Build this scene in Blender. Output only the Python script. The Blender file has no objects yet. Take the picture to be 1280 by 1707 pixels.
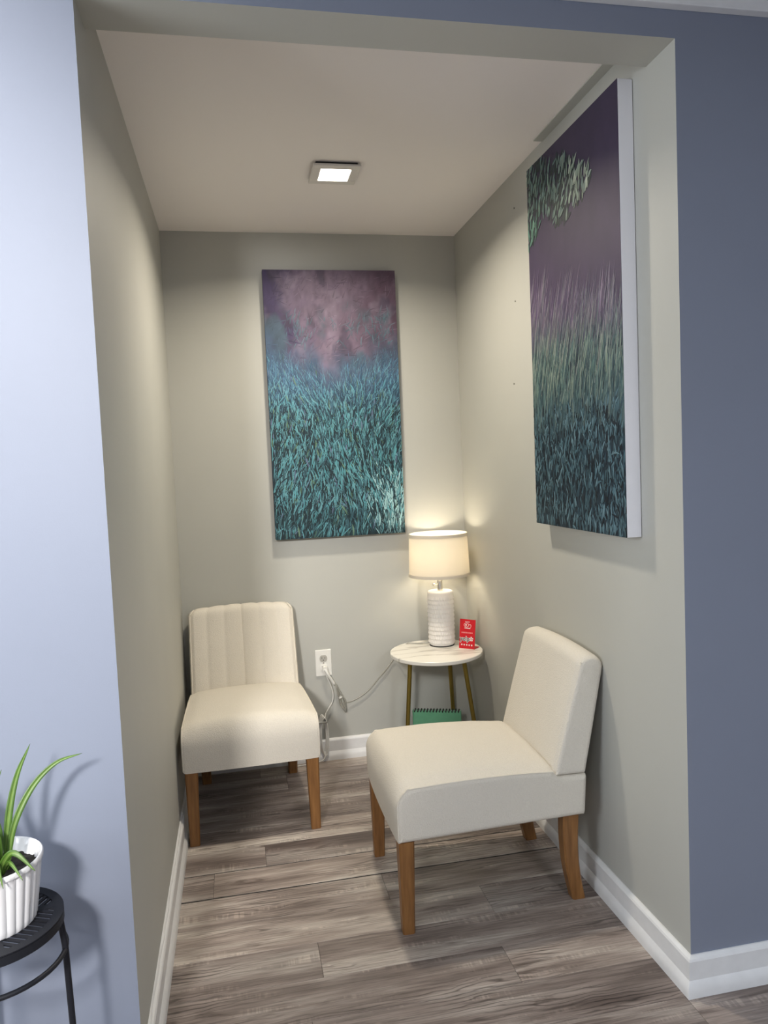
import bpy, math, random
from mathutils import Vector, Matrix, noise
from mathutils.geometry import tessellate_polygon

# ------------------------------------------------------------------ camera
scene = bpy.context.scene
PI = math.pi
W, D, H = 1.2251, 1.6445, 2.2324          # alcove width, depth, ceiling
HT, HH = 0.1162, 2.15                     # header thickness, opening height
HC = 2.2083                               # lower edge of the ceiling trim
RX0, RX1, RY0, RZ = -1.7, 3.0, -4.2, 2.238  # main room

cam_d = bpy.data.cameras.new('camera')
cam = bpy.data.objects.new('camera', cam_d)
scene.collection.objects.link(cam)
cam_d.sensor_fit = 'HORIZONTAL'
cam_d.sensor_width = 36.0
cam_d.lens = 36.0 * 1238.278 / 1280.0
cam_d.clip_start = 0.02
yaw, pitch, roll = 0.1949, -0.0626, -0.0427
fw = Vector((math.sin(yaw) * math.cos(pitch), math.cos(yaw) * math.cos(pitch), math.sin(pitch)))
rt = Vector((math.cos(yaw), -math.sin(yaw), 0))
up = rt.cross(fw)
r2 = rt * math.cos(roll) + up * math.sin(roll)
u2 = -rt * math.sin(roll) + up * math.cos(roll)
m = Matrix((r2, u2, -fw)).transposed().to_4x4()
m.translation = Vector((0.2457, -1.5, 1.2581))
cam.matrix_world = m
scene.camera = cam

# ------------------------------------------------------------------ world and large lights
world = bpy.data.worlds.new('world')
scene.world = world
world.use_nodes = True
bg = world.node_tree.nodes['Background']
bg.inputs[0].default_value = (0.75, 0.86, 1.0, 1)
bg.inputs[1].default_value = 1.0

def area_light(name, loc, rot, sx, sy, power, col):
    l = bpy.data.lights.new(name, 'AREA')
    l.shape = 'RECTANGLE'; l.size = sx; l.size_y = sy
    l.energy = power; l.color = col
    o = bpy.data.objects.new(name, l)
    scene.collection.objects.link(o)
    o.location = loc; o.rotation_euler = rot
    return o

WIN_Y0, WIN_Y1, WIN_Z0, WIN_Z1 = -1.60, -0.30, 0.95, 2.10
POW_FILL_WINDOW, POW_DOWN, POW_LAMP, POW_SPOT = 50.0, 11.4, 4.1, 355.0
COOL = (0.90, 0.95, 1.0)
WARM = (1.0, 0.90, 0.72)
area_light('window_daylight', (RX0 - 0.16, (WIN_Y0 + WIN_Y1) / 2, (WIN_Z0 + WIN_Z1) / 2),
           (0, -PI / 2, 0), WIN_Z1 - WIN_Z0, WIN_Y1 - WIN_Y0, POW_FILL_WINDOW, COOL)  # light for an unseen window, added to light the room from the left
FILL_PANELS = [(-1.1, -3.3, 18.0), (1.3, -2.9, 37.0)]  # unseen ceiling panels, added as frontal fill
for tx, ty, tp_ in FILL_PANELS:
    area_light('troffer_light', (tx, ty, RZ - 0.022), (0, 0, 0), 0.52, 1.12, tp_, (0.90, 0.95, 1.0))

# unseen spot on the main room ceiling, added to brighten the plant wall
SPOT_AT, SPOT_TO = Vector((-0.58, -2.50, 2.08)), Vector((-0.80, 0.0, 1.30))
sl_d = bpy.data.lights.new('track_spot_light', 'SPOT')
sl_d.energy = POW_SPOT; sl_d.color = (1.0, 0.97, 0.93); sl_d.spot_size = math.radians(62); sl_d.spot_blend = 0.7; sl_d.shadow_soft_size = 0.16
sl_o = bpy.data.objects.new('track_spot_light', sl_d); scene.collection.objects.link(sl_o)
sl_o.location = SPOT_AT; sl_o.rotation_euler = (SPOT_TO - SPOT_AT).to_track_quat('-Z', 'Y').to_euler()

vs = scene.view_settings
vs.view_transform = 'Standard'
vs.look = 'None'
vs.gamma = 1.0
vs.use_curve_mapping = False
vs.exposure = 0.28

# ------------------------------------------------------------------ materials
def lin(c):
    def f(v):
        v = v / 255.0
        return v / 12.92 if v <= 0.04045 else ((v + 0.055) / 1.055) ** 2.4
    return tuple(f(v) for v in c)

def mat(name, col, rough=0.6, metal=0.0, bump=0.0, bscale=200.0, var=0.0, vscale=4.0, spec=0.5, sheen=0.0):
    mt = bpy.data.materials.new(name)
    mt.use_nodes = True
    nt = mt.node_tree
    b = nt.nodes['Principled BSDF']
    b.inputs['Base Color'].default_value = (*col, 1)
    b.inputs['Roughness'].default_value = rough
    b.inputs['Metallic'].default_value = metal
    b.inputs['Specular IOR Level'].default_value = spec
    if sheen:
        b.inputs['Sheen Weight'].default_value = sheen
    tc = nt.nodes.new('ShaderNodeTexCoord')
    if bump > 0:
        n = nt.nodes.new('ShaderNodeTexNoise')
        n.inputs['Scale'].default_value = bscale
        n.inputs['Detail'].default_value = 3
        bp = nt.nodes.new('ShaderNodeBump')
        bp.inputs['Strength'].default_value = bump
        bp.inputs['Distance'].default_value = 0.002
        nt.links.new(tc.outputs['Object'], n.inputs['Vector'])
        nt.links.new(n.outputs['Fac'], bp.inputs['Height'])
        nt.links.new(bp.outputs['Normal'], b.inputs['Normal'])
    if var > 0:
        n2 = nt.nodes.new('ShaderNodeTexNoise')
        n2.inputs['Scale'].default_value = vscale
        n2.inputs['Detail'].default_value = 4
        rp = nt.nodes.new('ShaderNodeValToRGB')
        rp.color_ramp.elements[0].position = 0.3
        rp.color_ramp.elements[1].position = 0.7
        rp.color_ramp.elements[0].color = (*[c * (1 - var) for c in col], 1)
        rp.color_ramp.elements[1].color = (*[min(1, c * (1 + var)) for c in col], 1)
        nt.links.new(tc.outputs['Object'], n2.inputs['Vector'])
        nt.links.new(n2.outputs['Fac'], rp.inputs['Fac'])
        nt.links.new(rp.outputs['Color'], b.inputs['Base Color'])
    return mt

def emit_mat(name, col, strength):
    mt = bpy.data.materials.new(name)
    mt.use_nodes = True
    b = mt.node_tree.nodes['Principled BSDF']
    b.inputs['Base Color'].default_value = (*col, 1)
    b.inputs['Emission Color'].default_value = (*col, 1)
    b.inputs['Emission Strength'].default_value = strength
    return mt

M = {}
M['grey_paint'] = mat('grey_wall_paint', (0.47, 0.47, 0.435), 0.55, bump=0.05, bscale=350, var=0.02, vscale=3)
M['blue_paint'] = mat('blue_wall_paint', (0.225, 0.250, 0.318), 0.55, bump=0.05, bscale=350, var=0.02, vscale=3)
M['ceiling'] = mat('ceiling_paint', (0.90, 0.855, 0.84), 0.8, bump=0.08, bscale=250)
M['tile'] = mat('ceiling_tile', (0.62, 0.62, 0.60), 0.9, bump=0.6, bscale=180, var=0.12, vscale=120)
M['trim'] = mat('trim_paint', (0.78, 0.78, 0.78), 0.35, bump=0.03, bscale=60, var=0.03, vscale=30)
M['gap'] = mat('dark_gap', (0.03, 0.028, 0.026), 0.9)
M['fabric'] = mat('cream_boucle', (0.72, 0.672, 0.59), 0.95, bump=0.9, bscale=330, var=0.03, vscale=260, spec=0.15, sheen=0.1)
M['seam'] = mat('cream_seam', (0.70, 0.65, 0.56), 0.95, spec=0.1)
M['underside'] = mat('black_lining', (0.02, 0.02, 0.02), 0.9)
M['gold'] = mat('gold_metal', (0.30, 0.22, 0.05), 0.38, metal=0.85)
M['ceramic'] = mat('white_ceramic', (0.80, 0.77, 0.74), 0.6)
M['chrome'] = mat('brushed_nickel', (0.75, 0.72, 0.68), 0.25, metal=1.0)
M['felt'] = mat('dark_felt', (0.03, 0.03, 0.03), 0.9)
M['white_plastic'] = mat('white_plastic', (0.80, 0.79, 0.75), 0.35)
M['grey_plastic'] = mat('grey_plastic', (0.45, 0.43, 0.39), 0.4)
M['slot'] = mat('dark_slot', (0.04, 0.04, 0.04), 0.6)
M['clear_cord'] = mat('clear_grey_cord', (0.36, 0.35, 0.31), 0.25)
M['red_card'] = mat('red_card', lin((205, 30, 42)), 0.25)
M['white_print'] = mat('white_print', (0.85, 0.83, 0.82), 0.5)
M['pale_print'] = mat('pale_red_print', lin((235, 150, 150)), 0.5)
M['black_print'] = mat('black_print', (0.02, 0.02, 0.02), 0.5)
M['green_cover'] = mat('green_cover', lin((100, 165, 128)), 0.6, var=0.05, vscale=40)
M['paper'] = mat('paper', (0.8, 0.79, 0.75), 0.8)
M['black_wire'] = mat('black_wire', (0.015, 0.015, 0.015), 0.4)
M['black_metal'] = mat('black_powder_coat', (0.012, 0.013, 0.018), 0.5, spec=0.3, bump=0.1, bscale=500)
M['pot'] = mat('white_glaze', (0.82, 0.81, 0.82), 0.25)
M['soil'] = mat('potting_soil', (0.018, 0.014, 0.011), 0.95, bump=1.0, bscale=90, var=0.6, vscale=120)
M['leaf_edge'] = mat('leaf_green', (0.065, 0.14, 0.018), 0.45, var=0.2, vscale=30)
M['leaf_mid'] = mat('leaf_pale_stripe', (0.15, 0.25, 0.05), 0.45, var=0.15, vscale=30)
M['canvas_white'] = mat('primed_canvas', (0.78, 0.77, 0.80), 0.7, bump=0.15, bscale=500)
M['nail'] = mat('dark_hole', (0.06, 0.055, 0.05), 0.6)
M['light_frame'] = mat('white_light_frame', (0.75, 0.72, 0.68), 0.4)
M['led'] = emit_mat('led_diffuser', (1.0, 0.93, 0.80), 9.0)
M['troffer_led'] = emit_mat('troffer_diffuser', (0.95, 0.98, 1.0), 4.0)  # glow of the added fill panels and spot lens
M['bulb'] = emit_mat('warm_bulb', (1.0, 0.85, 0.6), 12.0)
M['frame_white'] = mat('window_frame', (0.75, 0.75, 0.75), 0.4)

def wood_leg():
    mt = mat('honey_wood', (0.26, 0.12, 0.035), 0.4)
    nt = mt.node_tree; b = nt.nodes['Principled BSDF']
    tc = nt.nodes.new('ShaderNodeTexCoord'); mp = nt.nodes.new('ShaderNodeMapping')
    mp.inputs['Scale'].default_value = (70, 70, 6)
    n = nt.nodes.new('ShaderNodeTexNoise'); n.inputs['Scale'].default_value = 1.5; n.inputs['Detail'].default_value = 5
    rp = nt.nodes.new('ShaderNodeValToRGB')
    rp.color_ramp.elements[0].position = 0.3; rp.color_ramp.elements[0].color = (0.17, 0.072, 0.02, 1)
    rp.color_ramp.elements[1].position = 0.75; rp.color_ramp.elements[1].color = (0.31, 0.145, 0.045, 1)
    L = nt.links
    L.new(tc.outputs['Object'], mp.inputs['Vector']); L.new(mp.outputs[0], n.inputs['Vector'])
    L.new(n.outputs['Fac'], rp.inputs['Fac']); L.new(rp.outputs['Color'], b.inputs['Base Color'])
    return mt
M['wood'] = wood_leg()

def plank_mat():
    mt = bpy.data.materials.new('grey_oak_vinyl'); mt.use_nodes = True
    nt = mt.node_tree; L = nt.links; b = nt.nodes['Principled BSDF']
    b.inputs['Roughness'].default_value = 0.42
    b.inputs['Specular IOR Level'].default_value = 0.4
    tc = nt.nodes.new('ShaderNodeTexCoord'); oi = nt.nodes.new('ShaderNodeObjectInfo')
    mul = nt.nodes.new('ShaderNodeMath'); mul.operation = 'MULTIPLY'; mul.inputs[1].default_value = 37.0
    L.new(oi.outputs['Random'], mul.inputs[0])
    cmb = nt.nodes.new('ShaderNodeCombineXYZ')
    for k in range(3): L.new(mul.outputs[0], cmb.inputs[k])
    add = nt.nodes.new('ShaderNodeVectorMath'); add.operation = 'ADD'
    L.new(tc.outputs['Object'], add.inputs[0]); L.new(cmb.outputs[0], add.inputs[1])
    def scaled(s):
        mp = nt.nodes.new('ShaderNodeMapping'); mp.inputs['Scale'].default_value = s
        L.new(add.outputs[0], mp.inputs['Vector']); return mp.outputs[0]
    def tex(s, sc, det, rough=0.6, dist=0.0):
        n = nt.nodes.new('ShaderNodeTexNoise')
        n.inputs['Scale'].default_value = sc; n.inputs['Detail'].default_value = det
        n.inputs['Roughness'].default_value = rough; n.inputs['Distortion'].default_value = dist
        L.new(scaled(s), n.inputs['Vector']); return n.outputs['Fac']
    def ramp(fac, stops):
        r = nt.nodes.new('ShaderNodeValToRGB'); cr = r.color_ramp
        while len(cr.elements) < len(stops): cr.elements.new(0.5)
        for e, (p, c) in zip(cr.elements, stops): e.position = p; e.color = (*c, 1)
        L.new(fac, r.inputs['Fac']); return r.outputs['Color']
    def mix(mode, fac, a, c):
        x = nt.nodes.new('ShaderNodeMix'); x.data_type = 'RGBA'; x.blend_type = mode
        if isinstance(fac, float): x.inputs[0].default_value = fac
        else: L.new(fac, x.inputs[0])
        L.new(a, x.inputs[6]); L.new(c, x.inputs[7]); return x.outputs[2]
    broad = tex((1.3, 9, 1), 1.6, 3)
    base = ramp(broad, [(0.30, (0.140, 0.110, 0.099)), (0.5, (0.300, 0.252, 0.228)), (0.68, (0.500, 0.452, 0.412))])
    fine = tex((4, 130, 1), 2.0, 6, 0.7)
    finec = ramp(fine, [(0.3, (0.45, 0.45, 0.45)), (0.55, (1, 1, 1)), (0.8, (1.22, 1.22, 1.22))])
    c1 = mix('MULTIPLY', 0.95, base, finec)
    # cathedral grain
    wv = nt.nodes.new('ShaderNodeTexWave'); wv.wave_type = 'BANDS'; wv.bands_direction = 'Y'
    wv.inputs['Scale'].default_value = 6.0; wv.inputs['Distortion'].default_value = 13.0
    wv.inputs['Detail'].default_value = 2.5; wv.inputs['Detail Scale'].default_value = 0.9
    L.new(scaled((1.1, 4.2, 1)), wv.inputs['Vector'])
    wc = ramp(wv.outputs['Fac'], [(0.0, (0.34, 0.33, 0.33)), (0.28, (1, 1, 1)), (1.0, (1.08, 1.08, 1.08))])
    msk = ramp(tex((1.0, 5.0, 1), 1.9, 2), [(0.50, (0, 0, 0)), (0.61, (0.9, 0.9, 0.9))])
    c2 = mix('MULTIPLY', msk, c1, wc)
    # saw marks across the grain
    saw = ramp(tex((120, 6, 1), 1.0, 2), [(0.45, (0.92, 0.92, 0.92)), (0.60, (1.4, 1.39, 1.36))])
    smk = ramp(tex((3.0, 16, 1), 1.5, 2), [(0.57, (0, 0, 0)), (0.66, (0.8, 0.8, 0.8))])
    c3 = mix('MULTIPLY', smk, c2, saw)
    # dark smears and knots
    kn = ramp(tex((3.5, 22, 1), 1.3, 4, 0.6, 0.6), [(0.30, (0.45, 0.42, 0.41)), (0.40, (1, 1, 1))])
    c4 = mix('MULTIPLY', 0.8, c3, kn)
    # plank to plank tone
    tone = ramp(oi.outputs['Random'], [(0.0, (0.78, 0.76, 0.76)), (0.5, (1.02, 1.0, 0.985)), (1.0, (1.28, 1.27, 1.24))])
    c5 = mix('MULTIPLY', 1.0, c4, tone)
    L.new(c5, b.inputs['Base Color'])
    bp = nt.nodes.new('ShaderNodeBump'); bp.inputs['Strength'].default_value = 0.25; bp.inputs['Distance'].default_value = 0.001
    L.new(fine, bp.inputs['Height']); L.new(bp.outputs['Normal'], b.inputs['Normal'])
    return mt
M['plank'] = plank_mat()

def marble():
    mt = mat('white_marble', (0.8, 0.78, 0.72), 0.3)
    nt = mt.node_tree; L = nt.links; b = nt.nodes['Principled BSDF']
    tc = nt.nodes.new('ShaderNodeTexCoord'); mp = nt.nodes.new('ShaderNodeMapping')
    mp.inputs['Rotation'].default_value = (0, 0, 0.35); mp.inputs['Scale'].default_value = (1.2, 6, 1)
    n = nt.nodes.new('ShaderNodeTexNoise'); n.inputs['Scale'].default_value = 1.6; n.inputs['Detail'].default_value = 5
    rp = nt.nodes.new('ShaderNodeValToRGB'); cr = rp.color_ramp
    cr.elements[0].position = 0.44; cr.elements[0].color = (0.80, 0.775, 0.715, 1)
    e = cr.elements.new(0.475); e.color = (0.50, 0.47, 0.42, 1)
    e = cr.elements.new(0.50); e.color = (0.80, 0.775, 0.715, 1)
    cr.elements[-1].position = 0.8; cr.elements[-1].color = (0.84, 0.82, 0.77, 1)
    L.new(tc.outputs['Object'], mp.inputs['Vector']); L.new(mp.outputs[0], n.inputs['Vector'])
    L.new(n.outputs['Fac'], rp.inputs['Fac']); L.new(rp.outputs['Color'], b.inputs['Base Color'])
    return mt
M['marble'] = marble()

def shade_mat():
    mt = bpy.data.materials.new('linen_shade'); mt.use_nodes = True
    nt = mt.node_tree; L = nt.links
    for n in list(nt.nodes): nt.nodes.remove(n)
    out = nt.nodes.new('ShaderNodeOutputMaterial')
    d = nt.nodes.new('ShaderNodeBsdfDiffuse'); d.inputs['Color'].default_value = (0.82, 0.78, 0.70, 1)
    t = nt.nodes.new('ShaderNodeBsdfTranslucent'); t.inputs['Color'].default_value = (0.86, 0.815, 0.73, 1)
    mx = nt.nodes.new('ShaderNodeMixShader'); mx.inputs[0].default_value = 0.36
    tc = nt.nodes.new('ShaderNodeTexCoord'); n = nt.nodes.new('ShaderNodeTexNoise'); n.inputs['Scale'].default_value = 400
    bp = nt.nodes.new('ShaderNodeBump'); bp.inputs['Strength'].default_value = 0.2; bp.inputs['Distance'].default_value = 0.001
    L.new(tc.outputs['Object'], n.inputs['Vector']); L.new(n.outputs['Fac'], bp.inputs['Height'])
    L.new(bp.outputs['Normal'], d.inputs['Normal'])
    L.new(d.outputs[0], mx.inputs[1]); L.new(t.outputs[0], mx.inputs[2]); L.new(mx.outputs[0], out.inputs[0])
    return mt
M['shade'] = shade_mat()

def glass_mat():
    mt = bpy.data.materials.new('window_glass'); mt.use_nodes = True
    nt = mt.node_tree; L = nt.links
    for n in list(nt.nodes): nt.nodes.remove(n)
    out = nt.nodes.new('ShaderNodeOutputMaterial')
    t = nt.nodes.new('ShaderNodeBsdfTransparent'); g = nt.nodes.new('ShaderNodeBsdfGlossy')
    g.inputs['Roughness'].default_value = 0.02
    mx = nt.nodes.new('ShaderNodeMixShader'); mx.inputs[0].default_value = 0.06
    L.new(t.outputs[0], mx.inputs[1]); L.new(g.outputs[0], mx.inputs[2]); L.new(mx.outputs[0], out.inputs[0])
    return mt
M['glass'] = glass_mat()

def vcol_mat(name, rough):
    mt = bpy.data.materials.new(name); mt.use_nodes = True
    nt = mt.node_tree; b = nt.nodes['Principled BSDF']
    a = nt.nodes.new('ShaderNodeVertexColor'); a.layer_name = 'Col'
    nt.links.new(a.outputs['Color'], b.inputs['Base Color'])
    b.inputs['Roughness'].default_value = rough
    b.inputs['Specular IOR Level'].default_value = 0.3
    tc = nt.nodes.new('ShaderNodeTexCoord'); n = nt.nodes.new('ShaderNodeTexNoise'); n.inputs['Scale'].default_value = 600
    bp = nt.nodes.new('ShaderNodeBump'); bp.inputs['Strength'].default_value = 0.15; bp.inputs['Distance'].default_value = 0.001
    nt.links.new(tc.outputs['Object'], n.inputs['Vector']); nt.links.new(n.outputs['Fac'], bp.inputs['Height'])
    nt.links.new(bp.outputs['Normal'], b.inputs['Normal'])
    return mt
M['oil'] = vcol_mat('oil_paint', 0.55)

# ------------------------------------------------------------------ mesh helpers
COL = scene.collection

class MB:
    def __init__(s): s.v = []; s.f = []; s.mi = []
    def add(s, vs_, fs, mi=0):
        o = len(s.v); s.v += [tuple(v) for v in vs_]
        s.f += [tuple(i + o for i in f) for f in fs]; s.mi += [mi] * len(fs)
        return s
    def box(s, x0, x1, y0, y1, z0, z1, mi=0, mis=None):
        v = [(x0, y0, z0), (x1, y0, z0), (x1, y1, z0), (x0, y1, z0), (x0, y0, z1), (x1, y0, z1), (x1, y1, z1), (x0, y1, z1)]
        # order: -z +z -y +x +y -x
        f = [(0, 3, 2, 1), (4, 5, 6, 7), (0, 1, 5, 4), (1, 2, 6, 5), (2, 3, 7, 6), (3, 0, 4, 7)]
        o = len(s.v); s.v += v
        for k, q in enumerate(f):
            s.f.append(tuple(i + o for i in q)); s.mi.append(mis[k] if mis else mi)
        return s
    def tube(s, pts, r, seg=8, caps=True, mi=0):
        pts = [Vector(p) for p in pts]; n = len(pts)
        rad = r if isinstance(r, (list, tuple)) else [r] * n
        t0 = (pts[1] - pts[0]).normalized()
        a = Vector((0, 0, 1)) if abs(t0.z) < 0.9 else Vector((1, 0, 0))
        nrm = t0.cross(a).normalized()
        vs_, fs = [], []
        for i in range(n):
            t = (pts[min(i + 1, n - 1)] - pts[max(i - 1, 0)])
            t = t.normalized() if t.length > 1e-9 else t0
            nrm = (nrm - t * nrm.dot(t)).normalized()
            bn = t.cross(nrm)
            for k in range(seg):
                an = 2 * PI * k / seg
                vs_.append(pts[i] + (nrm * math.cos(an) + bn * math.sin(an)) * rad[i])
        for i in range(n - 1):
            for k in range(seg):
                k2 = (k + 1) % seg
                fs.append((i * seg + k, i * seg + k2, (i + 1) * seg + k2, (i + 1) * seg + k))
        if caps:
            fs.append(tuple(range(seg - 1, -1, -1))); fs.append(tuple((n - 1) * seg + k for k in range(seg)))
        return s.add(vs_, fs, mi)
    def lathe(s, prof, seg=32, c=(0, 0, 0), closed=False, mi=0, rfun=None):
        vs_, fs = [], []; n = len(prof)
        for r, z in prof:
            for k in range(seg):
                a = 2 * PI * k / seg
                rr = r if rfun is None else rfun(r, z, a)
                vs_.append((c[0] + rr * math.cos(a), c[1] + rr * math.sin(a), c[2] + z))
        m_ = n if closed else n - 1
        for i in range(m_):
            j = (i + 1) % n
            for k in range(seg):
                k2 = (k + 1) % seg
                fs.append((i * seg + k, i * seg + k2, j * seg + k2, j * seg + k))
        if not closed:
            if prof[0][0] > 1e-6: fs.append(tuple(range(seg - 1, -1, -1)))
            if prof[-1][0] > 1e-6: fs.append(tuple((n - 1) * seg + k for k in range(seg)))
        return s.add(vs_, fs, mi)
    def prism(s, poly, axis, a, b, mi=0):
        """poly: 2D points; axis 'x': (y,z), 'y': (x,z), 'z': (x,y)"""
        def P(q, t):
            return {'x': (t, q[0], q[1]), 'y': (q[0], t, q[1]), 'z': (q[0], q[1], t)}[axis]
        n = len(poly)
        vs_ = [P(q, a) for q in poly] + [P(q, b) for q in poly]
        fs = [tuple(range(n - 1, -1, -1)), tuple(range(n, 2 * n))]
        for i in range(n):
            j = (i + 1) % n; fs.append((i, j, n + j, n + i))
        return s.add(vs_, fs, mi)
    def mesh(s, name, mats, smooth=0):
        me = bpy.data.meshes.new(name)
        me.from_pydata(s.v, [], s.f)
        for mt in (mats if isinstance(mats, (list, tuple)) else [mats]): me.materials.append(mt)
        for p_, i in zip(me.polygons, s.mi): p_.material_index = i
        import bmesh
        bm = bmesh.new(); bm.from_mesh(me)
        bmesh.ops.recalc_face_normals(bm, faces=bm.faces)
        bm.to_mesh(me); bm.free()
        if smooth:
            me.polygons.foreach_set('use_smooth', [True] * len(me.polygons))
            me.set_sharp_from_angle(angle=math.radians(smooth))
        me.update()
        return me
    def build(s, name, mats, parent=None, smooth=0, loc=None, bevel=0.0):
        o = bpy.data.objects.new(name, s.mesh(name, mats, smooth))
        COL.objects.link(o)
        if parent: o.parent = parent
        if loc: o.location = loc
        if bevel:
            bv = o.modifiers.new('bevel', 'BEVEL'); bv.width = bevel; bv.segments = 2; bv.limit_method = 'ANGLE'
            bv.angle_limit = math.radians(40)
        return o

def spline(pts, n=8):
    """Catmull-Rom through the points"""
    P = [Vector(p) for p in pts]; P = [P[0] * 2 - P[1]] + P + [P[-1] * 2 - P[-2]]
    out = []
    for i in range(1, len(P) - 2):
        for k in range(n):
            t = k / n; a, b, c, d = P[i - 1], P[i], P[i + 1], P[i + 2]
            out.append(0.5 * ((2 * b) + (c - a) * t + (2 * a - 5 * b + 4 * c - d) * t * t + (3 * b - a - 3 * c + d) * t ** 3))
    out.append(P[-2]); return out

def thing(name, label, cat, loc=(0, 0, 0), rz=0.0, group=None):
    o = bpy.data.objects.new(name, None); COL.objects.link(o)
    o.location = loc; o.rotation_euler = (0, 0, rz); o.empty_display_size = 0.1
    return tag(o, label, cat, group)

def tag(o, label, cat, group=None):
    o['label'] = label; o['category'] = cat
    if group: o['group'] = group
    return o

def struct(o, label=None, cat=None):
    o['kind'] = 'structure'
    if label: o['label'] = label
    if cat: o['category'] = cat
    return o

# ------------------------------------------------------------------ structure
GB = [M['blue_paint'], M['grey_paint']]
TOP = 2.5
wl = MB().box(RX0, 0, 0, HT, 0, TOP, mis=[0, 0, 0, 1, 0, 0]).build('wall_front_left', GB)
struct(wl, 'bright blue-grey wall left of the alcove opening', 'wall')
wr = MB().box(W, RX1, 0, HT, 0, TOP, mis=[0, 0, 0, 0, 0, 1]).build('wall_front_right', GB)
struct(wr, 'dim slate-blue wall right of the alcove opening', 'wall')
wh = MB().box(0, W, 0, HT, HH, TOP, mis=[1, 0, 0, 0, 1, 0]).build('wall_front_header', GB)
struct(wh, 'header with a grey underside spanning the alcove opening', 'wall')
wa = MB().box(-0.1, 0, HT, D + 0.1, 0, TOP).build('wall_left', M['grey_paint'])
struct(wa, 'bare warm grey side wall on the left of the alcove', 'wall')
wb = MB().box(W, W + 0.1, HT, D + 0.1, 0, TOP).build('wall_right', M['grey_paint'])
struct(wb, 'grey alcove side wall behind the tall purple painting', 'wall')
wc = MB().box(0, W, D, D + 0.1, 0, TOP).build('wall_back', M['grey_paint'])
struct(wc, 'grey back wall of the alcove with the teal painting', 'wall')
ca = MB().box(0, W, HT, D, H, TOP).build('ceiling', M['ceiling'])
struct(ca, 'off-white alcove ceiling with one square downlight', 'ceiling')
# strip of wall paint lapped onto the ceiling beside the right wall
ts = MB().box(W - 0.030, W, HT, 0.70, H - 0.003, H).build('trim_1', M['grey_paint'])
struct(ts, 'narrow grey painted strip where ceiling meets right alcove wall', 'trim')
# nail holes in the right wall
for (y, z) in [(0.945, 2.113), (0.961, 1.804), (0.996, 1.525)]:
    MB().lathe([(0.0, 0.0), (0.003, 0.0), (0.003, 0.0012), (0.0, 0.0016)], 10).build('nail_hole', M['nail'], wb)
    o = COL.objects[-1]
    o.location = (W, y, z); o.rotation_euler = (0, -PI / 2, 0)

# floor: every plank its own piece
fl = MB().box(RX0, RX1, RY0, D + 0.1, -0.06, -0.0012).build('floor', M['gap'])
struct(fl, 'grey-brown wood-look plank floor', 'floor')
random.seed(11)
PW, PL = 0.14, 1.22
JOINT = {0: 0.114, 1: 0.276, -2: 0.89, -3: 0.393, -4: 0.858, -6: 1.203, -1: 0.62, -5: 0.35, 2: 0.9, 3: 0.45}
mesh_cache = {}
def plank_mesh(w, l):
    key = (round(w, 4), round(l, 4))
    if key not in mesh_cache:
        g = 0.0004; b = 0.0011; t = 0.0
        m_ = MB()
        x0, x1, y0, y1 = g, l - g, g, w - g
        vs_ = [(x0, y0, -0.004), (x1, y0, -0.004), (x1, y1, -0.004), (x0, y1, -0.004),
               (x0, y0, -b * 0.5), (x1, y0, -b * 0.5), (x1, y1, -b * 0.5), (x0, y1, -b * 0.5),
               (x0 + b, y0 + b, t), (x1 - b, y0 + b, t), (x1 - b, y1 - b, t), (x0 + b, y1 - b, t)]
        fs = [(8, 9, 10, 11)]
        for a in range(4):
            c = (a + 1) % 4
            fs += [(a, c, 4 + c, 4 + a), (4 + a, 4 + c, 8 + c, 8 + a)]
        m_.add(vs_, fs)
        mesh_cache[key] = m_.mesh('plank', M['plank'])
    return mesh_cache[key]
row = math.floor((RY0 - 0.69) / PW)
for r in range(row, 8):
    y0 = 0.69 + r * PW; y1 = y0 + PW
    if r == 0: y0 += 0.0055
    if r == 1: y0 += 0.0038
    y0 = max(y0, RY0); y1 = min(y1, D)
    if y1 - y0 < 0.01: continue
    j = JOINT.get(r, random.uniform(0, PL))
    x = j - PL * math.ceil((j - RX0) / PL)
    while x < RX1:
        xa, xb = max(x, RX0), min(x + PL, RX1)
        if y0 > HT: xa, xb = max(xa, 0.0), min(xb, W)
        if xb - xa > 0.01:
            o = bpy.data.objects.new('plank', plank_mesh(y1 - y0, xb - xa))
            COL.objects.link(o); o.parent = fl; o.location = (xa, y0, 0)
        x += PL

# baseboards (profile: shoe, face, bevelled top)
BP = [(0, 0), (0.022, 0), (0.022, 0.016), (0.0195, 0.026), (0.0125, 0.037), (0.0125, 0.081), (0.010, 0.086), (0.0035, 0.0909), (0, 0.0909)]
def baseboard(name, p0, p1, nrm, m0, m1, label):
    """run from p0 to p1 along a wall; nrm points into the room; m0/m1: how far the ends move per unit of depth (mitres)"""
    p0, p1, nrm = Vector((*p0, 0)), Vector((*p1, 0)), Vector((*nrm, 0))
    d = (p1 - p0).normalized(); n = len(BP); vs_ = []
    for base, mm, sg in ((p0, m0, -1), (p1, m1, 1)):
        for (t, z) in BP: vs_.append(base + nrm * t + d * (sg * mm * t) + Vector((0, 0, z)))
    fs = [tuple(range(n - 1, -1, -1)), tuple(range(n, 2 * n))]
    for i in range(n):
        k = (i + 1) % n; fs.append((i, k, n + k, n + i))
    return struct(MB().add(vs_, fs).build(name, M['trim'], smooth=25), label, 'baseboard')
baseboard('baseboard_left', (0, 0), (0, D), (1, 0), 1, -1, 'white baseboard along the left alcove wall')
baseboard('baseboard_back', (0, D), (W, D), (0, -1), -1, -1, 'white baseboard along the back alcove wall')
baseboard('baseboard_right', (W, D), (W, 0), (-1, 0), -1, 1, 'white baseboard along the right alcove wall behind the chair')
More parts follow.
